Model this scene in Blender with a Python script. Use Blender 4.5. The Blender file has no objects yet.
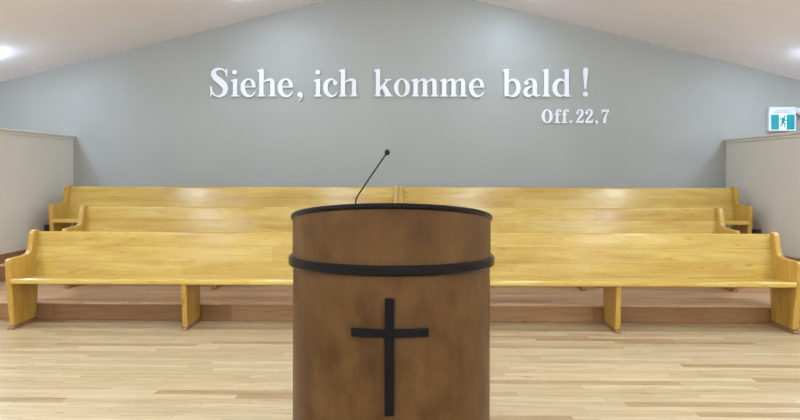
import bpy, bmesh, math, random
from mathutils import Vector, Matrix
random.seed(4)
S = bpy.context.scene
C = S.collection
PI = math.pi

# ------------------------------------------------------------------ materials
def mat(name):
    m = bpy.data.materials.new(name); m.use_nodes = True
    nt = m.node_tree; b = nt.nodes['Principled BSDF']
    return m, nt, b
def N(nt, t, **kw):
    n = nt.nodes.new(t)
    for k, v in kw.items(): setattr(n, k, v)
    return n
def math_n(nt, op, a, b=None, c=None):
    n = N(nt, 'ShaderNodeMath', operation=op)
    for i, v in enumerate((a, b, c)):
        if v is None: continue
        if isinstance(v, (int, float)): n.inputs[i].default_value = v
        else: nt.links.new(v, n.inputs[i])
    return n.outputs[0]
def ramp(nt, fac, stops):
    r = N(nt, 'ShaderNodeValToRGB'); e = r.color_ramp.elements
    while len(e) < len(stops): e.new(0.5)
    for i, (p, c) in enumerate(stops): e[i].position = p; e[i].color = (*c, 1)
    nt.links.new(fac, r.inputs[0]); return r.outputs[0]
def noise(nt, vec, scale, detail=3, rough=.5, dims='3D'):
    n = N(nt, 'ShaderNodeTexNoise'); n.inputs['Scale'].default_value = scale
    n.inputs['Detail'].default_value = detail; n.inputs['Roughness'].default_value = rough
    nt.links.new(vec, n.inputs['Vector']); return n.outputs['Fac']
def mapping(nt, vec, scale=(1,1,1), loc=(0,0,0)):
    n = N(nt, 'ShaderNodeMapping'); n.inputs['Scale'].default_value = scale; n.inputs['Location'].default_value = loc
    nt.links.new(vec, n.inputs['Vector']); return n.outputs[0]
def mixc(nt, mode, fac, a, b):
    n = N(nt, 'ShaderNodeMix', data_type='RGBA', blend_type=mode)
    for i, v in ((0, fac), (6, a), (7, b)):
        if isinstance(v, (int, float)): n.inputs[i].default_value = v
        elif isinstance(v, tuple): n.inputs[i].default_value = (*v, 1)
        else: nt.links.new(v, n.inputs[i])
    return n.outputs[2]
def bump(nt, b, h, strength, dist=.01):
    n = N(nt, 'ShaderNodeBump'); n.inputs['Strength'].default_value = strength; n.inputs['Distance'].default_value = dist
    nt.links.new(h, n.inputs['Height']); nt.links.new(n.outputs[0], b.inputs['Normal'])
def plain(name, col, rough=.5, metal=0, emis=None, coat=0):
    m, nt, b = mat(name)
    b.inputs['Base Color'].default_value = (*col, 1); b.inputs['Roughness'].default_value = rough
    b.inputs['Metallic'].default_value = metal; b.inputs['Coat Weight'].default_value = coat
    if emis:
        b.inputs['Emission Color'].default_value = (*emis[0], 1); b.inputs['Emission Strength'].default_value = emis[1]
    return m
def paint(name, col, rough=.55, var=.03):
    m, nt, b = mat(name)
    tc = N(nt, 'ShaderNodeTexCoord').outputs['Object']
    f = noise(nt, tc, 1.3, 4)
    lo = tuple(c*(1-var) for c in col); hi = tuple(min(1, c*(1+var)) for c in col)
    nt.links.new(ramp(nt, f, [(.3, lo), (.7, hi)]), b.inputs['Base Color'])
    b.inputs['Roughness'].default_value = rough
    bump(nt, b, noise(nt, tc, 260, 2), .06, .002)
    return m

def plank_mat(name, cols, width, length, rough, axis='y', seed=0.0, joint=.55):
    """boards running along X, rows stepping along `axis`"""
    m, nt, b = mat(name)
    tc = N(nt, 'ShaderNodeTexCoord').outputs['Object']
    sp = N(nt, 'ShaderNodeSeparateXYZ'); nt.links.new(tc, sp.inputs[0])
    x, a = sp.outputs[0], sp.outputs[1 if axis == 'y' else 2]
    rowf = math_n(nt, 'DIVIDE', a, width); row = math_n(nt, 'FLOOR', rowf)
    wn = N(nt, 'ShaderNodeTexWhiteNoise', noise_dimensions='1D')
    nt.links.new(math_n(nt, 'ADD', row, seed), wn.inputs['W'])
    xs = math_n(nt, 'ADD', math_n(nt, 'DIVIDE', x, length), math_n(nt, 'MULTIPLY', wn.outputs['Value'], 7.3))
    col = math_n(nt, 'FLOOR', xs)
    cb = N(nt, 'ShaderNodeCombineXYZ'); nt.links.new(row, cb.inputs[0]); nt.links.new(col, cb.inputs[1]); cb.inputs[2].default_value = seed
    w2 = N(nt, 'ShaderNodeTexWhiteNoise', noise_dimensions='3D'); nt.links.new(cb.outputs[0], w2.inputs['Vector'])
    base = ramp(nt, w2.outputs['Value'], cols)
    # grain, shifted per board
    off = N(nt, 'ShaderNodeVectorMath', operation='SCALE'); nt.links.new(w2.outputs['Color'], off.inputs[0]); off.inputs['Scale'].default_value = 9
    ad = N(nt, 'ShaderNodeVectorMath', operation='ADD'); nt.links.new(tc, ad.inputs[0]); nt.links.new(off.outputs[0], ad.inputs[1])
    g = noise(nt, mapping(nt, ad.outputs[0], (1.6, 34, 34)), 1.6, 6, .62)
    gr = ramp(nt, g, [(.32, (.72, .66, .60)), (.55, (1, 1, 1)), (.8, (1.0, .98, .95))])
    c = mixc(nt, 'MULTIPLY', .75, base, gr)
    kn = noise(nt, mapping(nt, ad.outputs[0], (5, 40, 40)), 1.0, 2)
    c = mixc(nt, 'MULTIPLY', .8, c, ramp(nt, kn, [(.25, (.6, .47, .34)), (.34, (1, 1, 1))]))
    bl = noise(nt, mapping(nt, ad.outputs[0], (2.2, 12, 12)), 1.0, 4)
    c = mixc(nt, 'MULTIPLY', .8, c, ramp(nt, bl, [(.3, (.90, .84, .74)), (.5, (1, 1, 1)), (.7, (1, .97, .95))]))
    fr = math_n(nt, 'FRACT', rowf); fx = math_n(nt, 'FRACT', xs)
    e1 = math_n(nt, 'LESS_THAN', fr, .035); e2 = math_n(nt, 'LESS_THAN', fx, .004/length*1.0)
    ed = math_n(nt, 'MAXIMUM', e1, e2)
    c = mixc(nt, 'MULTIPLY', math_n(nt, 'MULTIPLY', ed, joint), c, (.42, .32, .24))
    nt.links.new(c, b.inputs['Base Color'])
    b.inputs['Roughness'].default_value = rough
    bump(nt, b, g, .05, .003)
    return m

def oak(name, tint=(1,1,1), axis='x', rough=.17, boards=True):
    """varnished golden oak; grain along `axis` of the object"""
    m, nt, b = mat(name)
    tc = N(nt, 'ShaderNodeTexCoord').outputs['Object']
    inf = N(nt, 'ShaderNodeObjectInfo')
    ad = N(nt, 'ShaderNodeVectorMath', operation='ADD'); nt.links.new(tc, ad.inputs[0])
    sh = N(nt, 'ShaderNodeCombineXYZ'); nt.links.new(math_n(nt, 'MULTIPLY', inf.outputs['Random'], 40), sh.inputs[0])
    nt.links.new(sh.outputs[0], ad.inputs[1]); v = ad.outputs[0]
    st = {'x': (.9, 20, 20), 'z': (20, 20, .9)}[axis]
    wp = N(nt, 'ShaderNodeTexNoise'); wp.inputs['Scale'].default_value = 1.1; wp.inputs['Detail'].default_value = 7
    wp.inputs['Roughness'].default_value = .62; wp.inputs['Distortion'].default_value = 1.1
    nt.links.new(mapping(nt, v, {'x': (.8, 9, 9), 'z': (9, 9, .8)}[axis]), wp.inputs['Vector']); g = wp.outputs['Fac']
    T = lambda c: tuple(c[i]*tint[i] for i in range(3))
    c = ramp(nt, g, [(.22, T((.43, .27, .055))), (.42, T((.525, .365, .083))), (.6, T((.59, .44, .115))), (.8, T((.66, .535, .20)))])
    fine = noise(nt, mapping(nt, v, {'x': (4, 160, 160), 'z': (160, 160, 4)}[axis]), 1.2, 3)
    c = mixc(nt, 'MULTIPLY', .35, c, ramp(nt, fine, [(.35, (.72, .62, .5)), (.55, (1, 1, 1))]))
    big = noise(nt, mapping(nt, v, {'x': (1.3, 5, 5), 'z': (5, 5, 1.3)}[axis]), 1.0, 3)
    c = mixc(nt, 'MULTIPLY', .8, c, ramp(nt, big, [(.3, (.90, .82, .66)), (.5, (1, 1, 1)), (.7, (1.0, 1.0, 1.12))]))
    kn = noise(nt, mapping(nt, v, {'x': (6, 42, 42), 'z': (42, 42, 6)}[axis]), 1.0, 2)
    c = mixc(nt, 'MULTIPLY', .7, c, ramp(nt, kn, [(.26, (.62, .48, .32)), (.34, (1, 1, 1))]))
    if boards:
        sp = N(nt, 'ShaderNodeSeparateXYZ'); nt.links.new(tc, sp.inputs[0])
        z = sp.outputs[2 if axis == 'x' else 1]
        row = math_n(nt, 'FLOOR', math_n(nt, 'DIVIDE', math_n(nt, 'ADD', z, .005), .142))
        xs = math_n(nt, 'FLOOR', math_n(nt, 'ADD', math_n(nt, 'DIVIDE', sp.outputs[0], 1.35), math_n(nt, 'MULTIPLY', row, .37)))
        cb = N(nt, 'ShaderNodeCombineXYZ'); nt.links.new(row, cb.inputs[0]); nt.links.new(xs, cb.inputs[1]); nt.links.new(inf.outputs['Random'], cb.inputs[2])
        w = N(nt, 'ShaderNodeTexWhiteNoise'); nt.links.new(cb.outputs[0], w.inputs['Vector'])
        c = mixc(nt, 'MULTIPLY', .8, c, ramp(nt, w.outputs['Value'], [(0, (.84, .76, .62)), (.5, (.98, .96, .92)), (1, (1, 1, 1.1))]))
        fr = math_n(nt, 'FRACT', math_n(nt, 'DIVIDE', math_n(nt, 'ADD', z, .005), .142))
        c = mixc(nt, 'MULTIPLY', math_n(nt, 'MULTIPLY', math_n(nt, 'LESS_THAN', fr, .03), .5), c, (.62, .45, .25))
    nt.links.new(c, b.inputs['Base Color'])
    b.inputs['Roughness'].default_value = rough
    b.inputs['Specular IOR Level'].default_value = .5
    bump(nt, b, g, .04, .003)
    return m

def stained(name):
    m, nt, b = mat(name)
    tc = N(nt, 'ShaderNodeTexCoord').outputs['Object']
    g = noise(nt, mapping(nt, tc, (3.4, 3.4, 2.2)), 1.9, 6, .6)
    c = ramp(nt, g, [(.28, (.070, .032, .010)), (.5, (.108, .053, .017)), (.74, (.152, .080, .027))])
    f = noise(nt, mapping(nt, tc, (90, 90, 5)), 1.5, 4)
    c = mixc(nt, 'MULTIPLY', .28, c, ramp(nt, f, [(.35, (.72, .66, .6)), (.6, (1, 1, 1))]))
    nt.links.new(c, b.inputs['Base Color'])
    b.inputs['Roughness'].default_value = .4; b.inputs['Specular IOR Level'].default_value = .2
    return m

M = {}
M['wall'] = paint('grey_wall_paint', (.350, .357, .335), .5)
M['greige'] = paint('greige_wall_paint', (.66, .635, .56), .6)
M['ceil'] = paint('ceiling_paint', (.92, .905, .965), .8, .015)
fl = [(0, (.44, .31, .165)), (.05, (.43, .31, .16)), (.09, (.53, .42, .245)), (.5, (.59, .48, .295)), (.85, (.65, .54, .345)), (1, (.57, .45, .275))]
M['floor'] = plank_mat('light_oak_strip_floor', fl, .083, 1.15, .30)
fp = [(0, (.56, .35, .20)), (.3, (.66, .44, .27)), (.7, (.72, .50, .32)), (1, (.76, .55, .37))]
M['tread'] = plank_mat('oak_platform_floor', fp, .083, 1.3, .33, seed=11)
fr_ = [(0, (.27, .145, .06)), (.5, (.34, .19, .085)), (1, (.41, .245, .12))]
M['riser'] = plank_mat('oak_riser_shaded', fr_, .40, 1.7, .35, axis='z', seed=5, joint=.35)  # same oak as the floor, with shade put into the browner colour
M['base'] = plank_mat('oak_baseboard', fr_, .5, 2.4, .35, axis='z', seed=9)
M['oakx'] = oak('golden_oak_backrest', (1.0, 1.0, 1.0))
M['seat'] = oak('golden_oak_seat', (1.02, 1.0, .95), boards=False)
M['oakz'] = oak('golden_oak_panel', (.95, .82, .66), 'z', .26, boards=False)
M['shoe'] = plain('red_brown_foot_wood', (.30, .155, .07), .45)
M['pulpit'] = stained('brown_stained_maple')
M['black'] = plain('black_lacquer', (.005, .005, .006), .20); M['black'].node_tree.nodes['Principled BSDF'].inputs['Specular IOR Level'].default_value = .2
M['cross'] = plain('satin_black_wood', (.006, .006, .007), .5); M['cross'].node_tree.nodes['Principled BSDF'].inputs['Specular IOR Level'].default_value = .12
M['letter'] = plain('white_letter_paint', (.80, .835, .90), .45)
M['rubber'] = plain('black_foam', (.008, .008, .008), .9)
M['blackm'] = plain('black_metal', (.004, .004, .004), .6)
M['teal'] = plain('exit_sign_teal', (0.0, .20, .25), .5, emis=((.0, .30, .36), .38))
M['signw'] = plain('exit_sign_white_panel', (.8, .85, .85), .5, emis=((.8, .95, .95), .45))
M['plastic'] = plain('white_plastic', (.74, .77, .82), .4)
M['greyp'] = plain('grey_print', (.42, .45, .5), .6)
M['lamp'] = plain('lit_diffuser', (.9, .9, .9), .5, emis=((.76, .98, 1.24), 98))
M['lamp_added'] = plain('added_hall_diffuser', (.9, .9, .9), .5, emis=((.89, .995, 1.13), 162))  # glow of the added, unseen hall lights
M['white_wall'] = paint('pale_wall_paint', (.80, .80, .79), .6)
M['slate'] = plain('dark_slate_plastic', (.03, .035, .05), .5)
M['inner'] = plain('dark_shelf_wood', (.09, .045, .02), .5)

# ------------------------------------------------------------------ mesh helpers
def obj(name, bm, m, parent=None, loc=None, smooth=None, bevel=0, seg=2):
    me = bpy.data.meshes.new(name)
    bmesh.ops.recalc_face_normals(bm, faces=bm.faces[:])
    bm.to_mesh(me); bm.free(); me.materials.append(m)
    o = bpy.data.objects.new(name, me); C.objects.link(o)
    if parent: o.parent = parent
    if loc: o.location = loc
    if bevel:
        b = o.modifiers.new('bevel', 'BEVEL'); b.width = bevel; b.segments = seg; b.limit_method = 'ANGLE'; b.angle_limit = math.radians(40)
    if smooth:
        for p in me.polygons: p.use_smooth = True
        me.set_sharp_from_angle(angle=math.radians(smooth))
    return o
def tag(o, label, cat, group=None):
    o['label'] = label; o['category'] = cat
    if group: o['group'] = group
    return o
def thing(name, label, cat, loc=(0,0,0), group=None):
    o = bpy.data.objects.new(name, None); C.objects.link(o); o.location = loc; o.empty_display_size = .1
    return tag(o, label, cat, group)
def struct(o): o['kind'] = 'structure'; return o
def add_box(bm, x0, x1, y0, y1, z0, z1):
    v = [bm.verts.new(p) for p in ((x0,y0,z0),(x1,y0,z0),(x1,y1,z0),(x0,y1,z0),(x0,y0,z1),(x1,y0,z1),(x1,y1,z1),(x0,y1,z1))]
    for f in ((0,3,2,1),(4,5,6,7),(0,1,5,4),(1,2,6,5),(2,3,7,6),(3,0,4,7)): bm.faces.new([v[i] for i in f])
    return bm
def box(*a): return add_box(bmesh.new(), *a)
def prism(bm, pts, axis, a0, a1):
    """extrude a 2-D outline; axis 'x': pts=(y,z); 'y': pts=(x,z); 'z': pts=(x,y)"""
    def P(p, a): return {'x': (a, p[0], p[1]), 'y': (p[0], a, p[1]), 'z': (p[0], p[1], a)}[axis]
    A = [bm.verts.new(P(p, a0)) for p in pts]; B = [bm.verts.new(P(p, a1)) for p in pts]
    n = len(pts)
    bm.faces.new(A); bm.faces.new(B[::-1])
    for i in range(n): bm.faces.new((A[i], B[i], B[(i+1) % n], A[(i+1) % n]))
    return bm
def catmull(pts, k=8, closed=False):
    out = []; n = len(pts)
    rng = range(n) if closed else range(n-1)
    for i in rng:
        g = lambda j: pts[j % n] if closed else pts[min(max(j, 0), n-1)]
        p0, p1, p2, p3 = g(i-1), g(i), g(i+1), g(i+2)
        for s in range(k):
            t = s/k
            out.append(tuple(.5*(2*b + (c-a)*t + (2*a-5*b+4*c-d)*t*t + (3*b-a-3*c+d)*t**3) for a, b, c, d in zip(p0, p1, p2, p3)))
    if not closed: out.append(tuple(pts[-1]))
    return out
def cyl(bm, p0, p1, r0, r1=None, n=16, cap=True):
    r1 = r0 if r1 is None else r1
    p0, p1 = Vector(p0), Vector(p1); d = (p1-p0).normalized()
    u = d.cross(Vector((0,0,1)) if abs(d.z) < .9 else Vector((1,0,0))).normalized(); w = d.cross(u)
    A = [bm.verts.new(p0 + r0*(math.cos(2*PI*i/n)*u + math.sin(2*PI*i/n)*w)) for i in range(n)]
    B = [bm.verts.new(p1 + r1*(math.cos(2*PI*i/n)*u + math.sin(2*PI*i/n)*w)) for i in range(n)]
    for i in range(n): bm.faces.new((A[i], A[(i+1) % n], B[(i+1) % n], B[i]))
    if cap: bm.faces.new(A[::-1]); bm.faces.new(B)
    return bm
def tube(bm, pts, r, n=10):
    rings = []
    for i, p in enumerate(pts):
        p = Vector(p); a = Vector(pts[max(i-1, 0)]); b = Vector(pts[min(i+1, len(pts)-1)])
        d = (b-a).normalized(); u = d.cross(Vector((0, 1, 0))).normalized(); w = d.cross(u)
        rings.append([bm.verts.new(p + r*(math.cos(2*PI*j/n)*u + math.sin(2*PI*j/n)*w)) for j in range(n)])
    for A, B in zip(rings, rings[1:]):
        for j in range(n): bm.faces.new((A[j], A[(j+1) % n], B[(j+1) % n], B[j]))
    bm.faces.new(rings[0][::-1]); bm.faces.new(rings[-1])
    return bm
def lathe(bm, prof, n=32, c=(0,0,0)):
    rings = []
    for r, z in prof:
        if r < 1e-6: rings.append([bm.verts.new((c[0], c[1], c[2]+z))])
        else: rings.append([bm.verts.new((c[0]+r*math.cos(2*PI*i/n), c[1]+r*math.sin(2*PI*i/n), c[2]+z)) for i in range(n)])
    for A, B in zip(rings, rings[1:]):
        for i in range(n):
            j = (i+1) % n
            if len(A) == 1 and len(B) == 1: continue
            if len(A) == 1: bm.faces.new((A[0], B[j], B[i]))
            elif len(B) == 1: bm.faces.new((A[i], A[j], B[0]))
            else: bm.faces.new((A[i], A[j], B[j], B[i]))
    return bm

# ------------------------------------------------------------------ the room
YW = 9.07                      # face of the end wall
XC, ZA, SL = -.135, 3.980, .2490  # ridge of the gabled ceiling and its pitch
XL, XR, YF = -6.7, 6.4, -5.2
Y1, Y2, H1, H2 = 6.317, 7.39, .18, .378
def ceil_z(x): return ZA - SL*abs(x - XC)
struct(obj('floor', box(XL, XR, YF, Y1+.02, -.1, 0), M['floor']))
struct(obj('floor_platform_lower', box(XL, XR, Y1-.022, Y2+.02, H1-.026, H1), M['tread'], bevel=.008))
struct(obj('floor_platform_upper', box(XL, XR, Y2-.022, YW, H2-.026, H2), M['tread'], bevel=.008))
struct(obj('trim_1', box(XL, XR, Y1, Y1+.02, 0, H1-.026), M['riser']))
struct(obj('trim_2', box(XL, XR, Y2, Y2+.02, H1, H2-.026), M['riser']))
def gable(y0, y1): return prism(bmesh.new(), [(XL, -.1), (XR, -.1), (XR, ceil_z(XR)), (XC, ZA), (XL, ceil_z(XL))], 'y', y0, y1)
struct(obj('wall_back', gable(YW, YW+.15), M['wall']))
struct(obj('wall_front', gable(YF-.15, YF), M['white_wall']))
struct(obj('wall_left', box(XL-.15, XL, YF, YW, -.1, ceil_z(XL)), M['white_wall']))
struct(obj('wall_right', box(XR, XR+.15, YF, YW, -.1, ceil_z(XR)), M['white_wall']))
t = .12
struct(obj('ceiling', prism(bmesh.new(), [(XL-.15, ceil_z(XL-.15)), (XC, ZA), (XR+.15, ceil_z(XR+.15)), (XR+.15, ceil_z(XR+.15)+t), (XC, ZA+t), (XL-.15, ceil_z(XL-.15)+t)], 'y', YF-.15, YW+.15), M['ceil']))
# low side walls flanking the choir platform, with a moulded cap and oak baseboard
YS = Y1 + .35
for side, xf, s, ht in (('left', -4.585, -1, 1.89), ('right', 4.225, 1, 1.858)):
    a, b = sorted((xf, xf + s*.15))
    bm = bmesh.new()
    prism(bm, [(YS, H1), (Y2+.02, H1), (Y2+.02, H2), (YW, H2), (YW, ht-.04), (YS, ht-.04)], 'x', a, b)
    struct(obj('wall_half_' + side, bm, M['greige']))
    bm = bmesh.new()
    a, b = sorted((xf - s*.035, xf + s*.185))
    add_box(bm, a, b, YS-.03, YW, ht-.024, ht)
    a, b = sorted((xf - s*.016, xf + s*.166))
    add_box(bm, a, b, YS-.015, YW, ht-.058, ht-.024)
    struct(obj('trim_3' if s < 0 else 'trim_4', bm, M['greige'], bevel=.005))
    bm = bmesh.new()
    a, b = sorted((xf, xf - s*.016))
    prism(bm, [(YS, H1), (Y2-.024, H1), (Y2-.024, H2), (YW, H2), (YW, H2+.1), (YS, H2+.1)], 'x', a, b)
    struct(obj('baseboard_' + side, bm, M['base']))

# ------------------------------------------------------------------ pews
# profile coordinates: y = 0 at the front foot, growing towards the back; z up from the pew's own floor
arm = catmull([(-.030, .56), (-.036, .60), (-.030, .626), (-.006, .635), (.10, .638), (.215, .643), (.272, .652), (.298, .678),
               (.312, .73), (.331, .80), (.349, .843), (.385, .859), (.43, .857), (.462, .845), (.474, .815)], 5)
PANEL = [(.036, .03), (-.006, .34)] + arm + [(.452, .62), (.425, .46), (.400, .03)]
LEG = [(.030, .03), (-.012, .41), (.395, .41), (.400, .03)]
def panel_bm(x, th, prof): return prism(bmesh.new(), prof, 'x', x-th/2, x+th/2)
def foot_bm(x, th): return prism(bmesh.new(), [(.012, 0), (.42, 0), (.42, .022), (.41, .028), (.022, .028), (.012, .022)], 'x', x-th/2-.001, x+th/2+.001)
SEAT = [(-.030, .432), (-.028, .418), (-.013, .411), (.385, .400), (.385, .440), (.2, .449), (.02, .459), (-.012, .461), (-.025, .454)]
BACK = [(.352, .435), (.372, .56), (.392, .70), (.406, .815), (.409, .832), (.418, .840), (.432, .840), (.441, .831), (.438, .80),
        (.420, .66), (.400, .53), (.386, .405), (.376, .405), (.352, .412)]
def make_pew(L, legs, label, group):
    t_ = thing('pew', label, 'pew', group=group)
    th = .052
    obj('seat', panel_bm(0, L-2*th, SEAT), M['seat'], t_, smooth=50)
    obj('backrest', panel_bm(0, L-2*th, BACK), M['oakx'], t_, smooth=35)
    for s in (-1, 1):
        x = s*(L/2 - th/2)
        p = obj('end_panel', panel_bm(0, th, PANEL), M['oakz'], t_, loc=(x, 0, 0), bevel=.011, seg=3, smooth=50)
        obj('foot', foot_bm(0, th), M['shoe'], p, bevel=.003)
    for x in legs:
        p = obj('leg', panel_bm(0, .045, LEG), M['oakz'], t_, loc=(x, 0, 0), bevel=.004)
        obj('foot', foot_bm(0, .045), M['shoe'], p, bevel=.003)
    return t_
def dup(root, loc, label, group):
    r = root.copy(); C.objects.link(r); r.location = loc; r['label'] = label; r['group'] = group
    for ch in list(root.children):
        c = ch.copy(); C.objects.link(c); c.parent = r
        for g in list(ch.children):
            d = g.copy(); C.objects.link(d); d.parent = c
    return r
G1 = 'golden oak pews in rows facing the pulpit'
GAP = .33
Lp = 3.49 - GAP
YA = 5.90                       # front foot of the first row
PITCH = 1.066
first = make_pew(Lp, [0.0], 'long golden oak pew in the front row, left of the pulpit, on the floor', G1)
first.location = (-.088 - GAP - Lp/2, YA, 0)
dup(first, (-.088 + GAP + Lp/2, YA, 0), 'long golden oak pew in the front row, right of the pulpit, on the floor', G1)
dup(first, (-.14 - GAP - Lp/2, YA+PITCH, H1), 'golden oak pew in the middle row, left half, on the first step', G1)
dup(first, (-.112 + GAP + Lp/2, YA+PITCH, H1), 'golden oak pew in the middle row, right half, on the first step', G1)
L3 = 4.195
third = make_pew(L3, [-.7, .7], 'longest golden oak pew of the top row, left half, against the grey wall', G1)
third.location = (-.150 - .006 - L3/2, YA+2*PITCH, H2)
dup(third, (-.150 + .006 + L3/2, YA+2*PITCH, H2), 'longest golden oak pew of the top row, right half, against the grey wall', G1)

# small dark boxes low on the side walls
for x0, x1, y0, zt, lab in ((-4.585, -4.497, 8.34, .737, 'small dark box low on the left side wall beside the top pew'),
                            (4.150, 4.225, 8.16, .722, 'small dark box low on the right side wall beside the top pew')):
    tag(obj('wall_box', box(x0, x1, y0, y0+.15, zt-.2, zt), M['slate'], bevel=.006), lab, 'wall box', 'dark boxes on the side walls')

# ------------------------------------------------------------------ pulpit
PX, PY = -.097, 3.47             # centre of the bow
PA, PB = .508, .42
pul = thing('pulpit', 'brown bow-fronted wooden pulpit with black bands and a black cross', 'pulpit', (PX, PY, 0))
def bow(a, b, back=.18, n=56):
    """U-shaped plan outline: half ellipse to the front and straight sides back"""
    out = [(-a, back)]
    for i in range(n+1):
        t_ = PI + PI*i/n
        out.append((a*math.cos(t_), b*math.sin(t_)))
    out.append((a, back)); return out
def top_z(y): return 1.246 - .205*(y + PB)     # desk slopes down towards the speaker
def shell(bm, a, b, th, z0, z1, n=56, back=.18, rnd=0):
    """open-backed wall following the bow; z1 may be a function of y"""
    O, I = bow(a, b, back, n), bow(a-th, b-th, back, n)
    f0 = z0 if callable(z0) else (lambda y: z0); f1 = z1 if callable(z1) else (lambda y: z1)
    def sec(o, i):
        if rnd:
            e = rnd; m = lambda k: (o[0]+(i[0]-o[0])*k, o[1]+(i[1]-o[1])*k)
            q = m(min(.45, e/th))
            return [bm.verts.new(p) for p in ((*i, f0(i[1])), (*q, f0(o[1])), (*o, f0(o[1])+e), (*o, f1(o[1])-e), (*q, f1(o[1])), (*i, f1(i[1])))]
        return [bm.verts.new(p) for p in ((*i, f0(i[1])), (*o, f0(o[1])), (*o, f1(o[1])), (*i, f1(i[1])))]
    R = [sec(o, i) for o, i in zip(O, I)]
    k = len(R[0])
    for A, B in zip(R, R[1:]):
        for j in range(k): bm.faces.new((A[j], A[(j+1) % k], B[(j+1) % k], B[j]))
    bm.faces.new(R[0]); bm.faces.new(R[-1][::-1])
    return bm
ZB0, ZB1 = .938, .986
obj('lower_body', shell(bmesh.new(), PA-.003, PB-.003, .022, .05, ZB0+.02), M['pulpit'], pul, smooth=40)
obj('plinth', shell(bmesh.new(), PA+.012, PB+.012, .037, 0, .07, rnd=.004), M['cross'], pul, smooth=40)
obj('upper_body', shell(bmesh.new(), PA, PB, .022, ZB1-.02, lambda y: top_z(y)-.004), M['pulpit'], pul, smooth=40)
obj('middle_band', shell(bmesh.new(), PA+.021, PB+.021, .024, ZB0, ZB1, rnd=.007), M['black'], pul, smooth=40)
obj('top_rim', shell(bmesh.new(), PA+.010, PB+.010, .040, lambda y: top_z(y)-.004, lambda y: top_z(y)+.021, rnd=.006), M['black'], pul, smooth=40)
bm = bmesh.new()
pl = bow(PA-.028, PB-.028, .18)
A = [bm.verts.new((x, y, top_z(y)-.018)) for x, y in pl]; B = [bm.verts.new((x, y, top_z(y)+.004)) for x, y in pl]
bm.faces.new(A[::-1]); bm.faces.new(B)
for i in range(len(pl)): bm.faces.new((A[i], A[(i+1) % len(pl)], B[(i+1) % len(pl)], B[i]))
obj('desk_top', bm, M['pulpit'], pul)
bm = bmesh.new()
pl = bow(PA-.027, PB-.027, .15)
for z in (.52, .94): prism(bm, pl, 'z', z, z+.02)
obj('shelf', bm, M['inner'], pul)
# black cross following the bow of the front
def front_y(x, off=0): return -(PB+off)*math.sqrt(max(0, 1-(x/(PA+off))**2))
bm = bmesh.new()
def curved_bar(bm, x0, x1, z0, z1, d0, d1, n=18):
    R = []
    for i in range(n+1):
        x = x0 + (x1-x0)*i/n
        yo, yi = front_y(x, d1), front_y(x, d0)
        R.append([bm.verts.new((x, y, z)) for y, z in ((yo, z0), (yo, z1), (yi, z1), (yi, z0))])
    for P, Q in zip(R, R[1:]):
        for j in range(4): bm.faces.new((P[j], P[(j+1) % 4], Q[(j+1) % 4], Q[j]))
    bm.faces.new(R[0]); bm.faces.new(R[-1][::-1])
cx = .003
curved_bar(bm, cx-.0215, cx+.0215,   .308, .836, -.006, .020, 4)
curved_bar(bm, cx-.176, cx+.178, .660, .696, -.006, .016)
obj('cross', bm, M['cross'], pul, bevel=.002)

# gooseneck microphone on the desk
mx, my = PX-.170, PY-.22
mz = top_z(-.22)+.008
mic = thing('microphone', 'thin black gooseneck microphone leaning up from the pulpit top', 'microphone', (mx, my, mz))
bm = lathe(bmesh.new(), [(0, 0), (.016, 0), (.016, .006), (.009, .012), (.007, .03), (0, .03)], 20)
obj('mount', bm, M['blackm'], mic, smooth=40)
path = catmull([(0, 0, .02), (.001, -.001, .045), (.006, -.004, .068), (.020, -.010, .094), (.086, -.035, .190), (.152, -.06, .284)], 8)
obj('gooseneck', tube(bmesh.new(), path, .0037), M['blackm'], mic, smooth=60)
bm = bmesh.new(); bmesh.ops.create_uvsphere(bm, u_segments=20, v_segments=12, radius=.0125)
bmesh.ops.scale(bm, vec=(1, 1, 1.15), verts=bm.verts[:])
obj('windscreen', bm, M['rubber'], mic, loc=(.156, -.061, .290), smooth=80)

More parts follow.
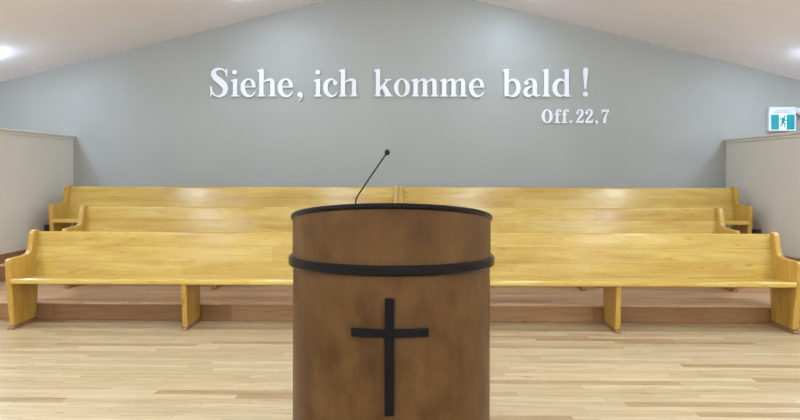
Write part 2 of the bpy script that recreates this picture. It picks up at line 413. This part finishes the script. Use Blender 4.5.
# ------------------------------------------------------------------ lettering on the end wall
U = .0135                     # one unit of the lettering grid, in metres
class G:
    """a letter drawn from serif, stem and stroke pieces, each with thickness"""
    def __init__(s, dep): s.bm = bmesh.new(); s.d = dep; s.k = 0
    def _strip(s, L, R):
        s.k += 1; y0 = -s.d - s.k*.0002
        F = [[s.bm.verts.new((p[0]*U, y, p[1]*U)) for y in (y0, 0)] for p in L]
        H = [[s.bm.verts.new((p[0]*U, y, p[1]*U)) for y in (y0, 0)] for p in R]
        for i in range(len(L)-1):
            s.bm.faces.new((F[i][0], F[i+1][0], H[i+1][0], H[i][0])); s.bm.faces.new((F[i][1], H[i][1], H[i+1][1], F[i+1][1]))
            s.bm.faces.new((F[i][0], F[i][1], F[i+1][1], F[i+1][0])); s.bm.faces.new((H[i][0], H[i+1][0], H[i+1][1], H[i][1]))
        s.bm.faces.new((F[0][0], H[0][0], H[0][1], F[0][1])); s.bm.faces.new((F[-1][0], F[-1][1], H[-1][1], H[-1][0]))
    def poly(s, pts):
        s.k += 1; prism(s.bm, [(x*U, z*U) for x, z in pts], 'y', -s.d - s.k*.0002, 0)
    def stroke(s, pts, k=8):      # pts: (x, z, full width)
        P = catmull(pts, k); L, R = [], []
        for i, p in enumerate(P):
            a, b = P[max(i-1, 0)], P[min(i+1, len(P)-1)]
            dx, dz = b[0]-a[0], b[1]-a[1]; l = math.hypot(dx, dz) or 1
            nx, nz = -dz/l, dx/l; w = max(p[2], .15)/2
            L.append((p[0]+nx*w, p[1]+nz*w)); R.append((p[0]-nx*w, p[1]-nz*w))
        s._strip(L, R)
    def ring(s, cx, cz, rx, rz, ix, iz, n=40):
        O = [(cx+rx*math.cos(2*PI*i/n), cz+rz*math.sin(2*PI*i/n)) for i in range(n+1)]
        I = [(cx+ix*math.cos(2*PI*i/n), cz+iz*math.sin(2*PI*i/n)) for i in range(n+1)]
        s._strip(O, I)
    def dot(s, x, z, r, rz=None):
        rz = rz or r
        s.poly([(x+r*math.cos(2*PI*i/24), z+rz*math.sin(2*PI*i/24)) for i in range(24)])
    def stem(s, x0, x1, z0, z1, flag=True, foot=(2, 2), fl=2.0, drop=2.2):
        top = [(x1, z1), (x0+.6, z1-.5), (x0-fl, z1-1.3), (x0-fl, z1-drop), (x0, z1-drop-1.0)] if flag else [(x1, z1), (x0, z1)]
        s.poly([(x1, z0)] + top + [(x0, z0)])
        if foot:
            l, r = foot
            pts = [(x0-l, z0), (x1+r, z0), (x1+r, z0+.95)]
            if r > .2: pts += [(x1+r*.35, z0+1.25)]
            pts += [(x1, z0+2.3), (x0, z0+2.3)]
            if l > .2: pts += [(x0-l*.35, z0+1.25)]
            pts += [(x0-l, z0+.95)]
            s.poly(pts)
def g_S(g):
    g.stroke([(16.9, 20.5, .5), (15.4, 24.5, 1.4), (12.8, 26.9, 1.7), (9.2, 27.5, 2.2), (5.4, 26.4, 3.2), (3.6, 23.4, 4.8), (5.0, 19.4, 5.6),
              (9.0, 16.2, 6.2), (13.0, 12.6, 6.2), (15.4, 8.4, 5.4), (14.6, 3.6, 4.3), (11.4, .9, 2.8), (8.4, .2, 1.8), (4.8, 1.3, 1.7), (2.2, 4.4, 1.6), (.7, 10.0, .5)])
    g.poly([(16.9, 27.8), (17.3, 27.8), (17.2, 19.8), (16.3, 19.8), (15.0, 25.6)]); g.poly([(.3, 10.6), (1.2, 10.6), (2.6, 4.2), (1.0, -.6), (.4, -.6)])
def g_i(g): g.stem(2.2, 6.3, 0, 17.6, fl=2.1, foot=(1.9, 1.9)); g.dot(3.9, 24.2, 2.35)
def g_e(g):
    g.stroke([(13.2, 9.9, 3.3), (12.9, 12.6, 3.5), (11.4, 15.6, 2.8), (8.2, 17.3, 1.5), (4.7, 15.7, 2.8), (2.5, 12.4, 4.0), (2.2, 8.6, 4.4), (3.1, 4.6, 4.2), (5.6, 1.5, 3.2),
              (9.0, .35, 2.0), (12.3, 1.5, 1.6), (15.2, 5.0, .6)])
    g.poly([(2.5, 9.0), (15.2, 9.0), (15.0, 10.2), (2.5, 10.2)])
def arch(g, x0, x1):  # shoulder from stem edge x0 to the right edge x1 of the next stem
    w = x1-x0; g.stroke([(x0-.6, 12.6, .6), (x0+1.2, 15.3, 1.3), (x0+w*.52, 16.7, 2.5), (x1-2.4, 15.3, 3.9), (x1-2.1, 11.5, 4.2), (x1-2.1, 8, 4.2)])
def g_h(g):
    g.stem(2.0, 6.2, 0, 27.6, fl=2.1, foot=(1.9, 1.9)); arch(g, 6.2, 17.3); g.stem(13.1, 17.3, 0, 12, flag=False, foot=(1.9, 1.9))
def g_c(g):
    g.stroke([(12.2, 13.2, 1.4), (11.2, 15.6, 1.6), (8.4, 17.2, 1.7), (5.0, 16.0, 2.9), (2.6, 12.6, 4.1), (2.2, 8.6, 4.4), (3.1, 4.6, 4.2), (5.6, 1.5, 3.2), (8.8, .35, 2.0), (11.8, 1.5, 1.5), (14.2, 4.8, .6)])
    g.dot(11.9, 13.5, 2.1)
def g_k(g):
    g.stem(2.0, 6.2, 0, 27.6, fl=2.0, foot=(1.9, 1.7))
    g.stroke([(5.6, 6.8, 1.9), (9.6, 11.4, 1.9), (13.8, 16.6, 1.9)], 3)
    g.poly([(10.6, 17.4), (17.2, 17.4), (17.2, 16.5), (15.2, 16.0), (12.4, 16.0), (10.6, 16.5)])
    g.poly([(6.9, 10.4), (10.3, 13.2), (17.6, 1.2), (12.3, .2)])
    g.poly([(10.6, 0), (18.8, 0), (18.8, .95), (17.3, 1.4), (12.0, 1.4), (10.6, .95)])
def g_o(g): g.ring(7.9, 8.75, 7.9, 9.1, 3.7, 7.9)
def g_comma(g):
    g.dot(2.4, 2.0, 2.35); g.stroke([(3.4, 2.6, 2.6), (4.1, .6, 2.0), (3.4, -2.0, 1.2), (1.0, -4.4, .4)])
def g_m(g):
    g.stem(2.0, 6.2, 0, 17.8, fl=2.1, foot=(1.9, 1.7)); arch(g, 6.2, 15.6); g.stem(11.4, 15.6, 0, 12, flag=False, foot=(1.6, 1.6))
    arch(g, 15.6, 25.0); g.stem(20.8, 25.0, 0, 12, flag=False, foot=(1.6, 1.9))
def g_b(g):
    g.stem(1.9, 6.0, .6, 27.6, fl=2.0, foot=None)
    g.poly([(1.9, 2.6), (6.0, 3.0), (3.6, .2), (1.9, -.3)])
    g.stroke([(5.4, 13.0, .7), (7.3, 15.8, 1.5), (10.2, 16.7, 2.3), (13.8, 14.8, 3.8), (15.6, 10.6, 4.4), (15.4, 6.0, 4.3), (13.2, 2.2, 3.6), (9.6, .5, 1.8), (6.8, 1.2, 1.3), (4.6, 3.0, .8)])
def g_a(g):
    g.stroke([(3.2, 13.6, 1.6), (4.4, 16.2, 1.6), (7.4, 17.2, 1.7), (10.4, 16.0, 3.0), (11.6, 13.0, 4.0), (11.7, 8.0, 4.2), (11.7, 3.6, 4.1), (12.9, 1.2, 2.8), (15.0, .9, 1.6), (17.2, 2.2, .5)])
    g.dot(3.3, 13.6, 2.15)
    g.stroke([(10.6, 10.6, 1.0), (7.0, 9.4, 1.6), (3.6, 7.6, 3.2), (2.4, 4.8, 4.0), (3.2, 2.0, 3.6), (5.8, .7, 2.2), (8.4, 1.4, 1.5), (11.0, 3.6, .8)])
def g_l(g): g.stem(2.3, 6.5, 0, 27.6, fl=2.1, foot=(2.0, 2.0))
def g_d(g):
    g.stem(12.2, 16.3, 0, 27.6, fl=2.3, foot=(0, 1.9))
    g.stroke([(12.8, 13.0, .7), (10.9, 15.8, 1.5), (8.0, 16.7, 2.3), (4.4, 14.8, 3.8), (2.5, 10.6, 4.4), (2.6, 6.0, 4.3), (4.6, 2.2, 3.6), (8.2, .6, 1.8), (10.8, 1.4, 1.3), (12.8, 3.2, .8)])
def g_bang(g):
    g.poly([(1.9, 7.2), (3.3, 7.2), (5.1, 25.2), (5.0, 27.2), (4.2, 28.5), (2.7, 28.8), (1.2, 28.5), (.3, 27.2), (.2, 25.2)]); g.dot(2.65, 2.3, 2.55)
def g_O(g): g.ring(5.35, 6.75, 5.45, 7.0, 2.4, 5.8)
def g_f(g):
    g.poly([(1.6, 0), (4.0, 0), (4.0, 10.4), (1.6, 10.4)])
    g.poly([(0, 0), (5.6, 0), (5.6, .9), (4.0, 1.3), (1.6, 1.3), (0, .9)]); g.poly([(0, 8.1), (5.6, 8.1), (5.6, 9.1), (0, 9.1)])
    g.stroke([(2.8, 9.5, 2.4), (3.0, 11.8, 2.2), (4.3, 13.2, 1.4), (5.9, 12.9, .9)]); g.dot(6.1, 12.1, 1.2)
def g_stop(g): g.dot(1.4, 1.4, 1.45)
def g_2(g):
    g.stroke([(1.6, 9.6, 1.3), (1.8, 12.0, 1.2), (3.9, 13.2, 1.3), (6.1, 11.9, 2.2), (6.2, 9.2, 2.5), (4.2, 6.0, 2.0), (1.7, 2.8, 1.4), (.7, .7, .9)])
    g.dot(1.6, 10.0, 1.35); g.poly([(.2, 0), (7.4, 0), (7.9, 3.9), (7.2, 3.9), (6.3, 2.3), (.8, 2.3)])
def g_scomma(g): g.dot(1.4, 1.3, 1.35); g.stroke([(2.0, 1.5, 1.4), (2.2, -.2, 1.0), (.7, -2.4, .3)])
def g_7(g):
    g.poly([(.3, 9.6), (1.0, 9.6), (1.7, 11.3), (7.8, 11.3), (7.8, 13.3), (.4, 13.3)])
    g.stroke([(7.2, 11.8, 1.0), (5.0, 8.2, 1.6), (3.6, 4.2, 2.3), (3.5, .1, 2.9)])
ZL = 2.426; ZS = 2.072
big = [('S', 210.4, g_S, 'capital letter S that opens the large wall motto', 'letter'),
 ('i', 231.1, g_i, 'letter i right after the capital S in the first word', 'letter'),
 ('e', 240.9, g_e, 'letter e between i and h in the first word', 'letter'),
 ('h', 257.6, g_h, 'letter h between the two e letters of the first word', 'letter'),
 ('e', 278.0, g_e, 'letter e that ends the first word, before the comma', 'letter'),
 (',', 297.6, g_comma, 'comma after the first word of the large motto', 'punctuation'),
 ('i', 313.9, g_i, 'letter i that opens the short second word', 'letter'),
 ('c', 323.4, g_c, 'letter c in the middle of the second word', 'letter'),
 ('h', 338.9, g_h, 'letter h that ends the second word', 'letter'),
 ('k', 373.8, g_k, 'letter k that opens the third word', 'letter'),
 ('o', 393.8, g_o, 'round letter o right after the k', 'letter'),
 ('m', 411.2, g_m, 'first letter m of the third word, right after the o', 'letter'),
 ('m', 439.7, g_m, 'second letter m of the third word, before the final e', 'letter'),
 ('e', 468.5, g_e, 'letter e that ends the third word', 'letter'),
 ('b', 502.0, g_b, 'letter b that opens the fourth word', 'letter'),
 ('a', 522.4, g_a, 'letter a right after the b in the fourth word', 'letter'),
 ('l', 541.2, g_l, 'tall narrow letter l between a and d', 'letter'),
 ('d', 551.7, g_d, 'letter d that ends the fourth word', 'letter'),
 ('!', 582.0, g_bang, 'exclamation mark at the end of the large motto', 'punctuation')]
small = [('O', 541.3, g_O, 'small capital letter O that opens the reference line', 'letter'),
 ('f', 553.9, g_f, 'small letter f right after the small capital O', 'letter'),
 ('f', 561.2, g_f, 'second small letter f, just before the full stop', 'letter'),
 ('.', 569.0, g_stop, 'small full stop after the double f', 'punctuation'),
 ('2', 575.4, g_2, 'first small numeral 2, left of its twin', 'numeral'),
 ('2', 584.6, g_2, 'second small numeral 2, just before the small comma', 'numeral'),
 (',', 594.8, g_scomma, 'small comma between the numerals 2 and 7', 'punctuation'),
 ('7', 600.6, g_7, 'small numeral 7 that ends the reference line', 'numeral')]
KIND = {',': 'wall_comma', '!': 'wall_exclamation_mark', '.': 'wall_full_stop', '2': 'wall_numeral', '7': 'wall_numeral'}
made = {}
for rows, z, dep, grp in ((big, ZL, .026, 'large white motto lettering on the grey wall'), (small, ZS, .016, 'small white reference line under the motto')):
    for ch, sx, fn, lab, cat in rows:
        q = (sx-410.5)
        X = q*U*(1-.0157*(sx-400)/672)
        if fn in made:
            o = made[fn].copy(); C.objects.link(o)
        else:
            g = G(dep); fn(g); o = obj(KIND.get(ch, 'wall_letter'), g.bm, M['letter']); made[fn] = o
        o.location = (X, YW-.006 if dep > .02 else YW-.004, z)
        lab = 'white ' + lab if not lab.startswith('small') else 'white ' + lab
        tag(o, lab, cat, grp)

# ------------------------------------------------------------------ exit sign
ex = thing('exit_sign', 'white and teal running-man exit sign on the grey wall above the low side wall', 'exit sign', (4.935, YW, 2.124))
W2, HH = .178, .160
obj('housing', box(-W2, W2, -.075, 0, -HH, HH), M['plastic'], ex, bevel=.008)
obj('teal_panel', box(-.152, .154, -.080, -.070, -.138, .055), M['teal'], ex)
obj('white_doorway', box(-.050, .047, -.083, -.078, -.138, .055), M['signw'], ex)
bm = bmesh.new()
def flat(bm, pts): prism(bm, pts, 'y', -.0855, -.082)
def limb(bm, a, b, w):
    dx, dz = b[0]-a[0], b[1]-a[1]; l = math.hypot(dx, dz); nx, nz = -dz/l*w*.68, dx/l*w*.68
    flat(bm, [(a[0]+nx, a[1]+nz), (b[0]+nx, b[1]+nz), (b[0]-nx, b[1]-nz), (a[0]-nx, a[1]-nz)])
flat(bm, [(.022+.014*math.cos(2*PI*i/16), .033+.014*math.sin(2*PI*i/16)) for i in range(16)])
limb(bm, (.012, .018), (-.006, -.045), .030)
limb(bm, (.010, .010), (-.030, .004), .012); limb(bm, (-.030, .006), (-.042, -.022), .011)
limb(bm, (.014, .006), (.030, -.022), .012); limb(bm, (.030, -.020), (.050, -.014), .011)
limb(bm, (-.002, -.040), (.028, -.068), .016); limb(bm, (.027, -.062), (.024, -.115), .013)
limb(bm, (-.008, -.040), (-.018, -.085), .016); limb(bm, (-.016, -.082), (-.046, -.100), .012)
obj('running_figure', bm, M['teal'], ex)
bm = bmesh.new()
for i in range(7): add_box(bm, -.110+i*.030, -.090+i*.030, -.0775, -.074, .085, .097)
add_box(bm, -.075, .075, -.0775, -.074, .108, .115)
obj('printed_lines', bm, M['greyp'], ex)
lampo = cyl(bmesh.new(), (W2-.01, -.045, .085), (W2+.06, -.075, .10), .012, n=12)
lp = obj('lamp_bracket', lampo, M['plastic'], ex, smooth=40)
bm = cyl(bmesh.new(), (W2+.035, -.03, .12), (W2+.075, -.12, .075), .038, .048, 24)
obj('lamp_head', bm, M['plastic'], lp, smooth=40)

# ------------------------------------------------------------------ ceiling lights
FIRST = {}
def light(x, y, label, lampm='lamp'):
    z = ceil_z(x)
    tilt = math.atan(SL) * (1 if x < XC else -1)
    if lampm not in FIRST:
        r = thing('ceiling_light', label, 'ceiling light', group='round ceiling lights')
        obj('rim', lathe(bmesh.new(), [(.105, 0), (.135, 0), (.135, -.010), (.130, -.014), (.105, -.014)], 40), M['plastic'], r, smooth=40)
        obj('diffuser', lathe(bmesh.new(), [(.118, -.010), (.120, -.018), (.112, -.026), (.06, -.034), (0, -.036)] if lampm == 'lamp' else [(.118, -.012), (.122, -.02), (.122, -.045), (.112, -.055), (.06, -.060), (0, -.062)] if lampm == 'lamp_side' else [(.118, -.012), (.122, -.02), (.122, -.062), (.112, -.074), (.06, -.080), (0, -.082)], 40), M['lamp' if lampm == 'lamp_side' else lampm], r, smooth=40)
        FIRST[lampm] = r
    else: r = dup(FIRST[lampm], (0, 0, 0), label, 'round ceiling lights')
    r.location = (x, y, z-.001); r.rotation_euler = (0, -tilt, 0)
    return r
light(-5.03, 7.78, 'lit round ceiling light at the far left edge of the picture', 'lamp_side')
light(4.84, 7.80, 'lit round ceiling light at the far right edge of the picture', 'lamp_side')
light(-1.90, 7.98, 'lit round ceiling light just touching the top edge, left of the ridge')
light(1.42, 8.10, 'lit round ceiling light just touching the top edge, right of the ridge')
for j, y in enumerate((5.0, 2.2, -.8, -3.8)):  # unseen rows of hall lights, layout guessed, added to light the room
    for k, x in enumerate((-4.8, -1.9, 1.6, 4.5)):
        light(x, y, 'added unseen round ceiling light %s, %s' % (('nearest the pews', 'above the pulpit', 'above the viewer', 'at the far hall end')[j],
              ('far left', 'inner left', 'inner right', 'far right')[k]), 'lamp_added')

# ------------------------------------------------------------------ camera and world
cam = bpy.data.cameras.new('camera'); co = bpy.data.objects.new('camera', cam); C.objects.link(co)
cam.sensor_width = 36; cam.lens = 672/800*36; cam.shift_y = -38/800; cam.clip_start = .05
co.matrix_world = Matrix.Translation((0, 0, 1.41)) @ Matrix.Rotation(math.radians(.9), 4, 'Z') @ Matrix.Rotation(PI/2, 4, 'X') @ Matrix.Rotation(math.radians(.12), 4, 'Z')
S.camera = co
w = bpy.data.worlds.new('world'); S.world = w; w.use_nodes = True
w.node_tree.nodes['Background'].inputs[0].default_value = (.5, .55, .6, 1); w.node_tree.nodes['Background'].inputs[1].default_value = .1
S.view_settings.view_transform = 'Standard'; S.view_settings.look = 'None'; S.view_settings.gamma = 1
S.view_settings.exposure = 0.17
S.view_settings.use_curve_mapping = False
S.cycles.use_denoising = True
S.cycles.max_bounces = 10; S.cycles.diffuse_bounces = 6
S.cycles.sample_clamp_indirect = 8
